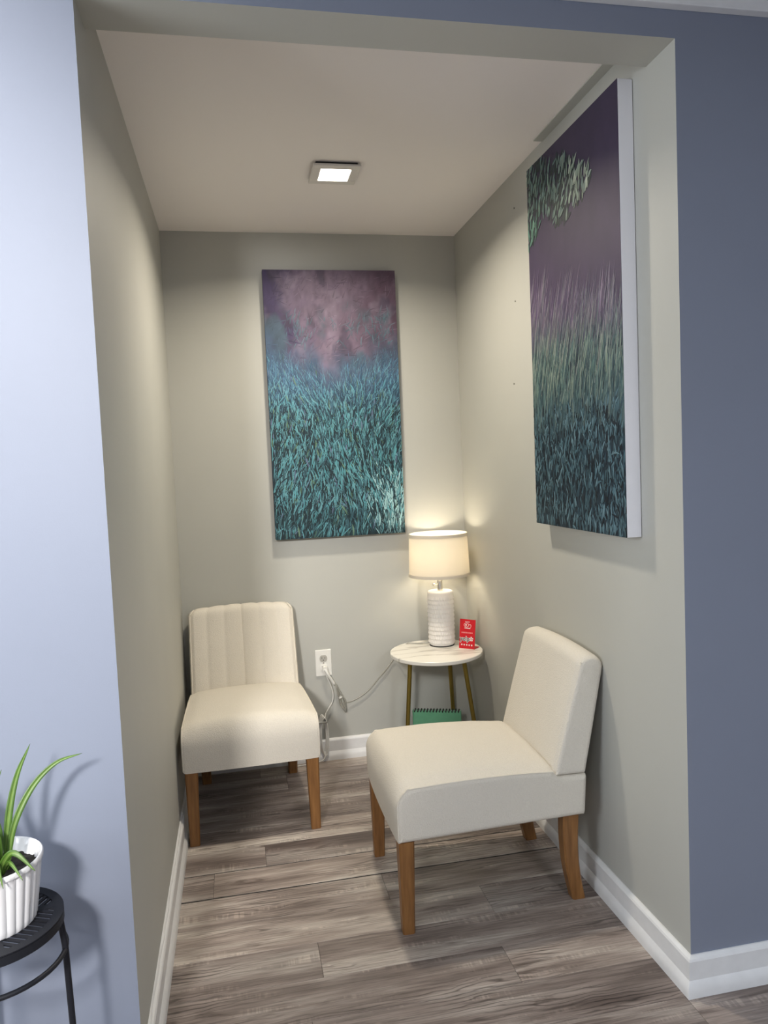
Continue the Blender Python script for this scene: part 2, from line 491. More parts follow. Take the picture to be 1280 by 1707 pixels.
baseboard('baseboard_front_right', (W, 0), (RX1, 0), (0, -1), 1, 0, 'white baseboard below the slate-blue wall')
baseboard('baseboard_front_left', (RX0, 0), (0, 0), (0, -1), 0, 1, 'white baseboard below the plant stand wall')
# ragged line of wall-edge caulk on top of the left baseboard
random.seed(5)
vs_, fs = [], []
N = 70
for i in range(N + 1):
    y = D * i / N
    w_ = 0.0055 + 0.0035 * noise.noise(Vector((y * 9, 3.1, 0))) + 0.002 * noise.noise(Vector((y * 31, 1.1, 0)))
    vs_ += [(0.0005, y, 0.0975), (w_, y, 0.0945), (w_, y, 0.0885), (0.0005, y, 0.0885)]
for i in range(N):
    for k in range(4):
        k2 = (k + 1) % 4; fs.append((i * 4 + k, i * 4 + k2, i * 4 + 4 + k2, i * 4 + 4 + k))
MB().add(vs_, fs).build('caulk_bead', M['trim'], bpy.data.objects['baseboard_left'], smooth=60)

# main room: trim, tiled ceiling, far walls, added fill window
tr = MB().box(RX0, RX1, -0.022, 0, HC, RZ - 0.004).build('trim_2', M['trim'], bevel=0.002)
struct(tr, 'white metal edge trim where blue wall meets tiled ceiling', 'trim')
cm = MB().box(RX0, RX1, RY0, HT, RZ + 0.012, TOP).build('ceiling_main', M['gap'])
struct(cm, 'dropped tile ceiling of the main room', 'ceiling')
TS = 0.61
tile_cache = {}
def tile_mesh(w, l):
    key = (round(w, 3), round(l, 3))
    if key not in tile_cache:
        tile_cache[key] = MB().box(0.006, w - 0.006, 0.006, l - 0.006, 0, 0.012).mesh('ceiling_tile', M['tile'])
    return tile_cache[key]
bar = MB()
ny = math.ceil((-RY0 - 0.03) / TS); nx = math.ceil((RX1 - RX0) / TS)
for iy in range(ny):
    ya, yb = max(RY0, -0.03 - (iy + 1) * TS), -0.03 - iy * TS
    for ix in range(nx):
        xa, xb = RX0 + ix * TS, min(RX1, RX0 + (ix + 1) * TS)
        o = bpy.data.objects.new('ceiling_tile', tile_mesh(xb - xa, yb - ya))
        COL.objects.link(o); o.parent = cm; o.location = (xa, ya, RZ)
for ix in range(nx + 1):
    x = min(RX1, RX0 + ix * TS); bar.box(x - 0.011, x + 0.011, RY0, -0.022, RZ - 0.003, RZ - 0.001)
for iy in range(ny + 1):
    y = max(RY0, -0.03 - iy * TS); bar.box(RX0, RX1, y - 0.011, y + 0.011, RZ - 0.0045, RZ - 0.0025)
bar.build('ceiling_grid', M['trim'], cm)

wrr = MB().box(RX1, RX1 + 0.1, RY0, HT, 0, TOP).build('wall_room_right', M['blue_paint']); struct(wrr, 'blue-grey far side wall of the main room', 'wall')
wrb = MB().box(RX0 - 0.1, RX1 + 0.1, RY0 - 0.1, RY0, 0, TOP).build('wall_room_back', M['blue_paint']); struct(wrb, 'blue-grey wall behind the viewer', 'wall')
wm = MB()
wm.box(RX0 - 0.1, RX0, RY0, WIN_Y0, 0, TOP).box(RX0 - 0.1, RX0, WIN_Y1, HT, 0, TOP)
wm.box(RX0 - 0.1, RX0, WIN_Y0, WIN_Y1, 0, WIN_Z0).box(RX0 - 0.1, RX0, WIN_Y0, WIN_Y1, WIN_Z1, TOP)
wrl = wm.build('wall_room_left', M['blue_paint']); struct(wrl, 'blue-grey window wall of the main room', 'wall')
win = MB()
fwid = 0.05
win.box(RX0 - 0.08, RX0 + 0.01, WIN_Y0, WIN_Y0 + fwid, WIN_Z0, WIN_Z1).box(RX0 - 0.08, RX0 + 0.01, WIN_Y1 - fwid, WIN_Y1, WIN_Z0, WIN_Z1)
win.box(RX0 - 0.08, RX0 + 0.01, WIN_Y0 + fwid, WIN_Y1 - fwid, WIN_Z0, WIN_Z0 + fwid).box(RX0 - 0.08, RX0 + 0.01, WIN_Y0 + fwid, WIN_Y1 - fwid, WIN_Z1 - fwid, WIN_Z1)
ym = (WIN_Y0 + WIN_Y1) / 2
win.box(RX0 - 0.06, RX0, ym - 0.02, ym + 0.02, WIN_Z0 + fwid, WIN_Z1 - fwid)
wo = win.build('window_1', M['frame_white']); struct(wo, 'two-pane window in the main room side wall', 'window')
for a, b in ((WIN_Y0 + fwid, ym - 0.02), (ym + 0.02, WIN_Y1 - fwid)):
    MB().box(RX0 - 0.036, RX0 - 0.032, a, b, WIN_Z0 + fwid, WIN_Z1 - fwid).build('pane', M['glass'], wo)
for k, (tx, ty, tp_) in enumerate(FILL_PANELS):
    t = thing('troffer', ['recessed light panel in the tiles near the window', 'recessed light panel in the tiles farther from the window'][k], 'ceiling light', (tx, ty, RZ))
    f_ = MB()
    f_.box(-0.3, 0.3, -0.6, -0.56, -0.016, 0.0).box(-0.3, 0.3, 0.56, 0.6, -0.016, 0.0)
    f_.box(-0.3, -0.26, -0.56, 0.56, -0.016, 0.0).box(0.26, 0.3, -0.56, 0.56, -0.016, 0.0)
    f_.build('frame', M['trim'], t)
    MB().box(-0.26, 0.26, -0.56, 0.56, -0.012, -0.004).build('diffuser', M['troffer_led'], t)

# fixture for the added spot, out of view in the main room
sd_ = (SPOT_TO - SPOT_AT).normalized()
tk = thing('track_spotlight', 'black track spotlight on the tiled ceiling aimed at the plant wall', 'spotlight', (SPOT_AT.x, SPOT_AT.y, RZ - 0.004))
MB().box(-0.05, 0.05, -0.02, 0.02, -0.02, -0.001).build('mount', M['black_metal'], tk, bevel=0.002)
o_ = SPOT_AT - Vector((SPOT_AT.x, SPOT_AT.y, RZ - 0.004))
MB().tube([(0, 0, -0.02), tuple(o_ - sd_ * 0.06)], 0.008, 10).build('stem', M['black_metal'], tk, smooth=40)
def cone(a, b, r0, r1):
    m_ = MB(); m_.tube([tuple(o_ + sd_ * a), tuple(o_ + sd_ * b)], [r0, r1], 28, caps=False); return m_
cn = cone(-0.11, -0.004, 0.045, 0.070).build('can', M['black_metal'], tk, smooth=40)
MB().tube([tuple(o_ - sd_ * 0.115), tuple(o_ - sd_ * 0.108)], 0.045, 28).build('back_cap', M['black_metal'], tk, smooth=40)
MB().tube([tuple(o_ - sd_ * 0.085), tuple(o_ - sd_ * 0.080)], 0.048, 28).build('lens', M['troffer_led'], tk, smooth=40)

# ------------------------------------------------------------------ chairs
def arc(cx, cz, r, a0, a1, n):
    return [(cx + r * math.cos(math.radians(a0 + (a1 - a0) * i / n)), cz + r * math.sin(math.radians(a0 + (a1 - a0) * i / n))) for i in range(n + 1)]

def resample(poly, n):
    P = [Vector(p) for p in poly]; P.append(P[0])
    Ls = [0]
    for i in range(len(P) - 1): Ls.append(Ls[-1] + (P[i + 1] - P[i]).length)
    out = []
    k = 0
    for i in range(n):
        t = Ls[-1] * i / n
        while Ls[k + 1] < t: k += 1
        f = (t - Ls[k]) / max(1e-9, Ls[k + 1] - Ls[k])
        out.append(P[k].lerp(P[k + 1], f))
    return out

def offset(poly, d):
    n = len(poly); out = []
    for i in range(n):
        a, b, c = poly[i - 1], poly[i], poly[(i + 1) % n]
        t = (c - a); t = t.normalized() if t.length > 1e-9 else Vector((1, 0))
        nrm = Vector((t.y, -t.x))        # profile is clockwise in (d, z) -> inside to the right
        out.append(b + nrm * d)
    return out

def cushion(prof, hw, r, warp, inner, npts=110):
    """upholstered block: side profile (d, z) swept across x with rounded cheeks.
    hw(d, z): half width; warp(x/hw, d, z): moves a point; inner: number of flat slices"""
    P0 = resample(prof, npts)
    area = sum(P0[i - 1].x * P0[i].y - P0[i].x * P0[i - 1].y for i in range(npts))
    if area > 0: P0.reverse()
    sl = []
    K = 5
    for i in range(K + 1):
        a = PI / 2 * i / K
        sl.append((-1, r * (1 - math.sin(a)), r * (1 - math.cos(a))))   # (side, profile inset, x inset from hw)
    slices = [(-1, ins, xi) for (_, ins, xi) in sl]
    mids = [(-1 + 2 * i / inner) for i in range(1, inner)]
    vs_, fs, cols = [], [], []
    rows = []
    for (sg, ins, xi) in slices: rows.append(('e', -1, ins, xi))
    for t in mids: rows.append(('m', t, 0, 0))
    for (sg, ins, xi) in reversed(slices): rows.append(('e', 1, ins, xi))
    for kind, t, ins, xi in rows:
        poly = offset(P0, ins) if ins > 1e-6 else P0
        for q in poly:
            h = hw(q.x, q.y)
            x = t * (h - xi) if kind == 'e' else t * (h - r)
            dd, zz = warp(t if kind == 'e' else x / h, q.x, q.y)
            vs_.append((x, dd, zz))
    for i in range(len(rows) - 1):
        for k in range(npts):
            k2 = (k + 1) % npts
            fs.append((i * npts + k, i * npts + k2, (i + 1) * npts + k2, (i + 1) * npts + k))
    for e_ in (0, len(rows) - 1):      # flat side panels, their own vertices
        b_ = len(vs_); ring = vs_[e_ * npts:(e_ + 1) * npts]; vs_ += ring
        for tri in tessellate_polygon([[Vector((q[1], q[2], 0)) for q in ring]]):
            fs.append(tuple(b_ + i for i in tri))
    return MB().add(vs_, fs)

def bar_leg(path, sx0, sx1, sd0, sd1):
    """square leg along path of (x, d, z): section half sizes from top to bottom"""
    m_ = MB(); vs_, fs = [], []
    n = len(path)
    for i, (x, d, z) in enumerate(path):
        t = i / (n - 1); hx = sx0 + (sx1 - sx0) * t; hd = sd0 + (sd1 - sd0) * t; c = 0.004
        for (px, pd) in ((-hx + c, -hd), (hx - c, -hd), (hx, -hd + c), (hx, hd - c), (hx - c, hd), (-hx + c, hd), (-hx, hd - c), (-hx, -hd + c)):
            vs_.append((x + px, d + pd, z))
    for i in range(n - 1):
        for k in range(8):
            k2 = (k + 1) % 8; fs.append((i * 8 + k, i * 8 + k2, i * 8 + 8 + k2, i * 8 + 8 + k))
    fs.append(tuple(range(7, -1, -1))); fs.append(tuple((n - 1) * 8 + k for k in range(8)))
    return m_.add(vs_, fs)

ZB = 0.255
def make_chair(label, loc, rz, channel):
    t = thing('slipper_chair', label, 'chair', loc, rz, 'cream armless chairs in the alcove')
    # seat
    prof = [(0.004, ZB), (0.0, ZB + 0.06)] + arc(0.055, 0.350, 0.055, 180, 90, 8) + [(0.20, 0.4065), (0.35, 0.402), (0.452, 0.394)]
    prof += [(0.470, 0.374), (0.555, 0.371), (0.555, 0.365), (0.548, ZB)]
    hwf = lambda d, z: 0.234 - 0.020 * max(0, min(1, d / 0.54))
    def swarp(t_, d, z):
        k = max(0.0, 1 - t_ * t_)
        if z > 0.36 and d < 0.462:
            e = min(1.0, max(0.0, (z - 0.36) / 0.035))
            z = z + 0.030 * (k ** 0.7) * e * (0.55 + 0.45 * math.sin(PI * min(1, max(0, (d + 0.05) / 0.5))))
        if d < 0.05: d = d - 0.006 * k * (0.05 - d) / 0.05
        return d, z
    st = cushion(prof, hwf, 0.014, swarp, 24).build('seat', M['fabric'], t, smooth=50)
    for sg in (-1, 1):
        line = [(0.002, ZB + 0.01), (0.0, ZB + 0.06)] + arc(0.055, 0.350, 0.055, 180, 90, 8) + [(0.20, 0.4065), (0.35, 0.402), (0.452, 0.394)]
        pts = [(sg * (hwf(d, z) - 0.0045), d, z - 0.0045 if d > 0.04 else z) for d, z in line]
        pts = [(x, d + (0.0045 if i < 8 else 0.0), z) for i, (x, d, z) in enumerate(pts)]
        MB().tube(spline(pts, 3), 0.0032, 6).build('seam', M['seam'], st, smooth=60)
    MB().box(-0.19, 0.19, 0.02, 0.52, ZB - 0.004, ZB + 0.002).build('lining', M['underside'], t)
    # backrest
    bp = [(0.457, 0.376), (0.550, 0.374), (0.579, 0.51)]
    bp += arc(0.5765, 0.672, 0.035, -12, 168, 14) + [(0.499, 0.53)]
    def hwb(d, z):
        k = max(0.0, min(1.0, (z - 0.678) / 0.030))
        return 0.214 - 0.003 * (z - 0.37) / 0.33 - 0.026 * (1 - math.sqrt(1 - min(0.98, k * k)))
    nch = 6
    def bwarp(t_, d, z):
        # depth across the thickness: front face gets the channels
        f = 0.457 + (z - 0.376) * 0.275
        th = 0.085 - 0.02 * (z - 0.376) / 0.33
        fr = max(0.0, min(1.0, 1 - (d - f) / th))
        k = max(0.0, 1 - t_ * t_)
        d2 = d - 0.008 * (k ** 0.5) * fr
        g = abs(math.sin(PI * nch * (t_ + 1) / 2))
        d2 += channel * (1 - g ** 0.45) * fr
        z2 = z
        e = max(0.0, min(1.0, (z - 0.60) / 0.10)); e = e * e * (3 - 2 * e)
        z2 = z + (0.010 * k - channel * 0.7 * (1 - g ** 0.45)) * e
        return d2, z2
    bk = cushion(bp, hwb, 0.011, bwarp, 72, 100).build('backrest', M['fabric'], t, smooth=60)
    for sg in (-1, 1):
        pts = [(sg * (hwb(d, z) - 0.006), d + 0.006, z) for d, z in [(0.459, 0.385), (0.499, 0.53), (0.5395, 0.672)]]
        pts += [(sg * (hwb(d, z) - 0.005), d + 0.002, z - 0.004) for d, z in [(0.547, 0.6905), (0.560, 0.7025), (0.5745, 0.706)]]
        MB().tube(spline(pts, 5), 0.0030, 6).build('seam', M['seam'], bk, smooth=60)
    # legs
    for sg in (-1, 1):
        bar_leg([(sg * 0.205, 0.027, ZB), (sg * 0.2055, 0.026, 0.13), (sg * 0.206, 0.025, 0.0)], 0.0215, 0.0165, 0.0215, 0.0165).build('leg', M['wood'], t, smooth=30)
        path = [(sg * 0.178, 0.510, ZB), (sg * 0.177, 0.508, 0.19), (sg * 0.176, 0.510, 0.13), (sg * 0.175, 0.517, 0.07), (sg * 0.174, 0.531, 0.0)]
        sp = spline(path, 5)
        bar_leg([tuple(q) for q in sp], 0.021, 0.018, 0.024, 0.019).build('leg', M['wood'], t, smooth=30)
    return t

make_chair('cream upholstered armless chair with channelled back in the left corner, facing forward', (0.2515, 1.020, 0), 0.022, 0.0070)
make_chair('cream upholstered armless chair with plain back against the right wall, seat turned left', (0.612, 0.600, 0), -PI / 2, 0.0004)

# ------------------------------------------------------------------ side table
TX, TY, TZ, TR = 1.017, 1.424, 0.49, 0.190
t = thing('side_table', 'round white marble-top side table with gold legs in the corner', 'table', (TX, TY, 0))
MB().lathe([(0.0, TZ - 0.016), (TR - 0.003, TZ - 0.016), (TR, TZ - 0.013), (TR, TZ - 0.002), (TR - 0.002, TZ), (0.0, TZ)], 72).build('tabletop', M['marble'], t, smooth=40)
legs = [((0.906, 1.42), (0.868, 1.42)), ((1.105, 1.545), (1.135, 1.60)), ((1.118, 1.385), (1.175, 1.36))]
for (a, b) in legs:
    MB().tube([(a[0] - TX, a[1] - TY, TZ - 0.014), (b[0] - TX, b[1] - TY, 0.0)], [0.0095, 0.0085], 12).build('leg', M['gold'], t, smooth=40)
hub = MB()
for (a, b) in legs:
    hub.tube([(0, 0, TZ - 0.020), (a[0] - TX, a[1] - TY, TZ - 0.020)], 0.004, 8)
hub.build('bracket', M['gold'], t, smooth=40)

# ------------------------------------------------------------------ table lamp
LX, LY = 1.066, 1.508
lamp = thing('table_lamp', 'lit table lamp with textured white cylinder base and drum shade', 'lamp', (LX, LY, TZ))
rows_, per = 11, 30
BH, BR = 0.231, 0.0535
def knobs(r, z, a):
    if z < 0.012 or z > BH - 0.018 or r < BR * 0.98: return r
    q = (z - 0.012) / (BH - 0.03) * rows_
    i = math.floor(q); f = q - i
    s_ = abs(math.sin(per / 2 * a + (i % 2) * PI / 2))
    return r + 0.0046 * (1 - f) * (s_ ** 0.6) * min(1, f * 5)
prof = [(0.0, 0.004), (BR - 0.004, 0.004), (BR, 0.008)] + [(BR, 0.008 + (BH - 0.012) * i / 110) for i in range(1, 110)] + [(BR, BH - 0.004), (BR - 0.004, BH), (0.0, BH)]
MB().lathe(prof, 170, rfun=knobs).build('base', M['ceramic'], lamp, smooth=45)
MB().lathe([(0.0, 0.0), (BR - 0.001, 0.0), (BR - 0.001, 0.004), (0.0, 0.004)], 48).build('base_pad', M['felt'], lamp)
nk = MB().lathe([(0.0, BH), (0.0115, BH), (0.0115, BH + 0.066), (0.009, BH + 0.070), (0.0, BH + 0.070)], 24).build('neck', M['chrome'], lamp, smooth=40)
MB().tube([(-0.010, -0.006, BH + 0.030), (-0.026, -0.014, BH + 0.030)], 0.0022, 8).tube([(-0.026, -0.014, BH + 0.030), (-0.034, -0.018, BH + 0.030)], 0.0052, 10).build('switch_knob', M['chrome'], nk, smooth=40)
SH0, SH1 = 0.297, 0.474
SR0, SR1 = 0.128, 0.122
sh = MB().lathe([(SR0, SH0), (SR1, SH1), (SR1 - 0.0015, SH1), (SR0 - 0.0015, SH0)], 80, closed=True).build('shade', M['shade'], lamp, smooth=60)
for zz, rr in ((SH0 + 0.0055, SR0), (SH1 - 0.0055, SR1)):
    MB().lathe([(rr - 0.002, zz - 0.0065), (rr + 0.0012, zz - 0.0065), (rr + 0.0012, zz + 0.0065), (rr - 0.002, zz + 0.0065)], 80, closed=True).build('shade_trim', M['shade'], sh, smooth=60)
spd = MB()
for k in range(3):
    a = k * 2 * PI / 3 + 0.4
    spd.tube([(0, 0, SH0 + 0.03), (SR0 * 0.5 * math.cos(a), SR0 * 0.5 * math.sin(a), SH0 + 0.015), ((SR0 - 0.003) * math.cos(a), (SR0 - 0.003) * math.sin(a), SH0 + 0.012)], 0.0016, 6)
spd.build('shade_spider', M['chrome'], sh, smooth=60)
MB().lathe([(0.013, BH + 0.070), (0.014, BH + 0.085), (0.019, BH + 0.10), (0.027, BH + 0.125), (0.029, BH + 0.145), (0.025, BH + 0.165), (0.014, BH + 0.178), (0.0, BH + 0.181)], 24).build('bulb', M['bulb'], lamp, smooth=60)
ld = bpy.data.lights.new('lamp_bulb_light', 'POINT'); ld.energy = POW_LAMP; ld.color = WARM; ld.shadow_soft_size = 0.03
lo = bpy.data.objects.new('lamp_bulb_light', ld); COL.objects.link(lo); lo.parent = lamp; lo.location = (0, 0, BH + 0.162)
# lamp cord (in lamp space): base -> over the table edge -> wall -> bundle -> plug
def LP(x, y, z): return (x - LX, y - LY, z - TZ)
yw = D - 0.010
cord = [LP(1.02, 1.535, 0.497), LP(0.975, 1.55, 0.494), LP(0.925, 1.575, 0.490), LP(0.895, 1.62, 0.44), LP(0.879, yw, 0.412), LP(0.845, yw, 0.372), LP(0.808, yw, 0.334), LP(0.765, yw, 0.289), LP(0.725, yw, 0.262), LP(0.69, yw, 0.247), LP(0.664, yw - 0.004, 0.243)]
MB().tube(spline(cord, 6), 0.0022, 8).build('cord', M['clear_cord'], lamp, smooth=60)
bd = MB(); random.seed(3)
c0, c1 = Vector((0.622, yw - 0.010, 0.322)), Vector((0.655, yw - 0.010, 0.212))
ax = (c1 - c0).normalized(); sd = Vector((ax.z, 0, -ax.x))
for k in range(5):
    w_ = random.uniform(0.006, 0.013); l0 = random.uniform(-0.012, 0.006); l1 = (c1 - c0).length + random.uniform(-0.02, 0.012)
    yy = random.uniform(-0.008, 0.006); pts = []
    for i in range(25):
        a = 2 * PI * i / 24
        tt = (l0 + l1) / 2 - math.cos(a) * (l1 - l0) / 2
        pinch = 0.35 + 0.65 * abs(math.cos(a)) ** 0.7
        q = c0 + ax * tt + sd * (math.sin(a) * w_ * (1.5 - pinch) + random.uniform(-0.001, 0.001)) * (1.2 if tt > l1 * 0.55 else 0.8) + Vector((0, yy + 0.003 * math.sin(a * 2 + k), 0))
        pts.append(LP(*q))
    bd.tube(pts, 0.0020, 6, caps=False)
bd.build('cord_bundle', M['clear_cord'], lamp, smooth=60)
mid = c0.lerp(c1, 0.45)
MB().tube([LP(*(mid - ax * 0.003)), LP(*(mid + ax * 0.003))], 0.010, 10).build('cord_tie', M['white_plastic'], lamp, smooth=40)
pl = MB().tube([LP(0.576, D - 0.008, 0.402), LP(0.577, D - 0.030, 0.400)], 0.011, 10)
pl.tube(spline([LP(0.577, D - 0.030, 0.400), LP(0.586, D - 0.034, 0.380), LP(0.602, D - 0.026, 0.350), LP(0.613, D - 0.022, 0.330)], 4), [0.0065] * 12 + [0.0045], 8)
pl.build('plug', M['white_plastic'], lamp, smooth=50)

# ------------------------------------------------------------------ wall outlet and the second cord
OX, OZ = 0.573, 0.4235
ow = thing('wall_outlet', 'white duplex outlet plate on the back wall beside the chair', 'outlet', (OX, D, OZ))
ply = [(-0.035, -0.0575), (0.035, -0.0575), (0.035, 0.0575), (-0.035, 0.0575)]
MB().prism(ply, 'y', -0.006, 0.0).build('cover_plate', M['white_plastic'], ow, bevel=0.003)
for s_ in (-1, 1):
    oct_ = [(0.0165 * math.cos(a) if abs(math.cos(a)) < 0.99 else 0.0165 * math.cos(a), s_ * 0.0195 + max(-0.0145, min(0.0145, 0.0175 * math.sin(a)))) for a in [2 * PI * i / 24 for i in range(24)]]
    rc = MB().prism(oct_, 'y', -0.008, -0.005).build('receptacle', M['grey_plastic'] if s_ > 0 else M['white_plastic'], ow)
    sl_ = MB()
    sl_.box(-0.0075, -0.0055, -0.0086, -0.0079, s_ * 0.0195 - 0.001, s_ * 0.0195 + 0.007).box(0.0055, 0.0075, -0.0086, -0.0079, s_ * 0.0195 - 0.001, s_ * 0.0195 + 0.006)
    sl_.box(-0.002, 0.002, -0.0086, -0.0079, s_ * 0.0195 - 0.009, s_ * 0.0195 - 0.005)
    sl_.build('slot', M['slot'], rc)
MB().lathe([(0, 0.006), (0.0035, 0.006), (0.003, 0.0075), (0, 0.0078)], 12).build('screw', M['chrome'], ow).rotation_euler = (PI / 2, 0, 0)

wcord = thing('power_cord', 'thin white cord hanging from the outlet behind the chair', 'cord', (0.578, D - 0.02, 0.0))
def CP(x, y, z): return (x - 0.578, y - (D - 0.02), z)
MB().tube(spline([CP(0.5765, D - 0.031, 0.388), CP(0.584, D - 0.030, 0.362), CP(0.598, D - 0.024, 0.325), CP(0.606, D - 0.018, 0.290), CP(0.602, D - 0.016, 0.255), CP(0.585, D - 0.016, 0.228), CP(0.570, D - 0.018, 0.205), CP(0.566, D - 0.020, 0.185)], 6), 0.0026, 8).build('cord', M['white_plastic'], wcord, smooth=60)
lp = MB(); random.seed(9)
for k in range(4):
    pts = []
    for i in range(21):
        a = 2 * PI * i / 20
        pts.append(CP(0.553 + 0.015 * math.cos(a) + 0.003 * k, D - 0.020 + 0.003 * math.sin(3 * a) - 0.003 * k, 0.120 + 0.085 * math.sin(a) - 0.004 * k))
    lp.tube(pts, 0.0024, 6, caps=False)
lp.tube(spline([CP(0.560, D - 0.02, 0.04), CP(0.55, D - 0.035, 0.012), CP(0.50, D - 0.04, 0.003), CP(0.42, D - 0.05, 0.003)], 5), 0.0024, 6)
lp.build('coil', M['white_plastic'], wcord, smooth=60)
MB().box(-0.045, -0.004, -0.012, 0.008, 0.168, 0.176).build('cord_tie', M['clear_cord'], wcord, bevel=0.002)

# ------------------------------------------------------------------ red card stand
A_ = Vector((1.116, 1.427, TZ)); B_ = Vector((1.166, 1.377, TZ))
cw = (B_ - A_).length; ang = math.atan2(B_.y - A_.y, B_.x - A_.x)
card = thing('counter_card', 'small red card stand on the marble table beside the lamp', 'card', tuple((A_ + B_) / 2), ang)
ch = 0.118; lean = math.radians(9)
def tilt(x, h, off): # point on the panel: x across, h up, off = towards the viewer
    return (x, h * math.sin(lean) - off * math.cos(lean), h * math.cos(lean) + off * math.sin(lean) + 0.0022)
def slab(x0, x1, h0, h1, o0, o1):
    v = [tilt(x, h, o) for o in (o0, o1) for (x, h) in ((x0, h0), (x1, h0), (x1, h1), (x0, h1))]
    return v, [(0, 3, 2, 1), (4, 5, 6, 7), (0, 1, 5, 4), (1, 2, 6, 5), (2, 3, 7, 6), (3, 0, 4, 7)]
v, f = slab(-cw / 2, cw / 2, 0, ch, -0.003, 0.0)
face = MB().add(v, f).build('face', M['red_card'], card)
MB().box(-cw / 2, cw / 2, 0.0, 0.045, 0.0, 0.0022).build('foot', M['red_card'], card)
def marks(name, rects, mt, o1=0.0004):
    m_ = MB()
    for (x0, x1, h0, h1) in rects:
        v, f = slab(x0, x1, h0, h1, 0.0001, o1); m_.add(v, f)
    return m_.build(name, mt, face)
def ringpts(cx, ch_, rx, rh, th, mt, name, a0=0, a1=360):
    m_ = MB(); n = 24; vs_, fs = [], []
    for i in range(n + 1):
        a = math.radians(a0 + (a1 - a0) * i / n)
        for k in (0, 1):
            q = 1 - k * th / max(rx, rh)
            for o in (0.0001, 0.0004): vs_.append(tilt(cx + rx * q * math.cos(a), ch_ + rh * q * math.sin(a), o))
    for i in range(n):
        b = i * 4
        for (p0, p1) in ((0, 1), (1, 3), (3, 2), (2, 0)): fs.append((b + p0, b + p1, b + 4 + p1, b + 4 + p0))
    return m_.add(vs_, fs).build(name, mt, face)
s = cw / 26.0 # one photograph pixel on the card
marks('print', [(-4.0 * s, 3.5 * s, ch - 0.0115, ch - 0.0095)], M['white_print'])
ringpts(-1.8 * s, ch - 0.0235, 0.0115, 0.0085, 0.0016, M['white_print'], 'print')
ringpts(4.0 * s, ch - 0.0265, 0.0068, 0.0065, 0.0014, M['white_print'], 'print', -70, 130)
marks('print', [(-3.6 * s, -1.2 * s, ch - 0.0262, ch - 0.0205)], M['white_print'])
marks('print', [(-4.8 * s, 5.0 * s, ch - 0.0375, ch - 0.0345)], M['white_print'])
marks('print', [(-9.5 * s + k * 2.4 * s, -9.5 * s + k * 2.4 * s + 1.7 * s, ch - 0.0575, ch - 0.0525) for k in range(8)], M['pale_print'])
def text_mesh(body, size, cx, ch_, mt, name, off, ext=0.0, grow=0.0):
    cu = bpy.data.curves.new('txt', 'FONT'); cu.body = body; cu.size = size
    cu.align_x = 'CENTER'; cu.align_y = 'CENTER'; cu.offset = grow
    to = bpy.data.objects.new('txt', cu); COL.objects.link(to)
    dg = bpy.context.evaluated_depsgraph_get(); dg.update()
    me = bpy.data.meshes.new_from_object(to.evaluated_get(dg))
    COL.objects.unlink(to); bpy.data.objects.remove(to)
    for vtx in me.vertices:
        vtx.co = tilt(cx + vtx.co.x, ch_ + vtx.co.y, off)
    me.materials.clear(); me.materials.append(mt)
    o = bpy.data.objects.new(name, me); COL.objects.link(o); o.parent = face
    return o
text_mesh('yelp', 0.027, -0.0095, 0.0375, M['white_print'], 'lettering', 0.0004, grow=0.0016)
text_mesh('yelp', 0.027, -0.0095, 0.0375, M['black_print'], 'lettering', 0.0007, grow=0.0003)
bm_ = MB()
for k in range(5):   # burst mark
    a = math.radians(90 + 72 * k); c_, s_ = math.cos(a), math.sin(a)
    pts2 = [(0.0022, -0.0012), (0.0085, -0.0034), (0.0098, 0.0), (0.0085, 0.0034), (0.0022, 0.0012)]
    P = [(0.0195 + x * c_ - y * s_, 0.0385 + x * s_ + y * c_) for x, y in pts2]
    vs_ = [tilt(x, h, 0.0005) for x, h in P]; bm_.add(vs_, [tuple(range(5))])
bm_.build('burst_mark', M['white_print'], face)
for k in range(5):   # five stars
    st_ = MB(); cx_, ch_ = (-8.4 + 4.2 * k) * s, 0.0135
    P = [((0.0048 if i % 2 == 0 else 0.0022) * math.cos(PI / 2 + i * PI / 5), (0.0048 if i % 2 == 0 else 0.0022) * math.sin(PI / 2 + i * PI / 5)) for i in range(10)]
    st_.add([tilt(cx_ + x, ch_ + y, 0.0004) for x, y in P], [tuple(range(10))])
    st_.build('star', M['white_print'], face)

# ------------------------------------------------------------------ green spiral pad under the table
P0, P1 = Vector((0.925, 1.505, 0.0)), Vector((1.115, 1.430, 0.0))
pw = (P1 - P0).length
pad = thing('sketch_pad', 'green spiral-bound pad standing under the side table', 'notebook', tuple((P0 + P1) / 2), math.atan2(P1.y - P0.y, P1.x - P0.x))
ph = 0.222; la = math.radians(-4)
pg = MB().box(-pw / 2, pw / 2, -0.002, 0.0, 0.0, ph).build('cover', M['green_cover'], pad)
MB().box(-pw / 2 + 0.002, pw / 2 - 0.002, 0.0, 0.012, 0.001, ph - 0.002).build('pages', M['paper'], pad)
MB().box(-pw / 2, pw / 2, 0.012, 0.014, 0.0, ph).build('back_cover', M['green_cover'], pad)
spm = MB()
for k in range(15):
    x = -pw / 2 + 0.010 + k * (pw - 0.02) / 14
    pts = [(x + 0.002 * math.sin(a), 0.006 + 0.0085 * math.cos(a), ph - 0.002 + 0.0060 * math.sin(a)) for a in [2 * PI * i / 14 for i in range(15)]]
    spm.tube(pts, 0.0032, 6, caps=False)
spm.build('spiral', M['black_wire'], pad, smooth=60)

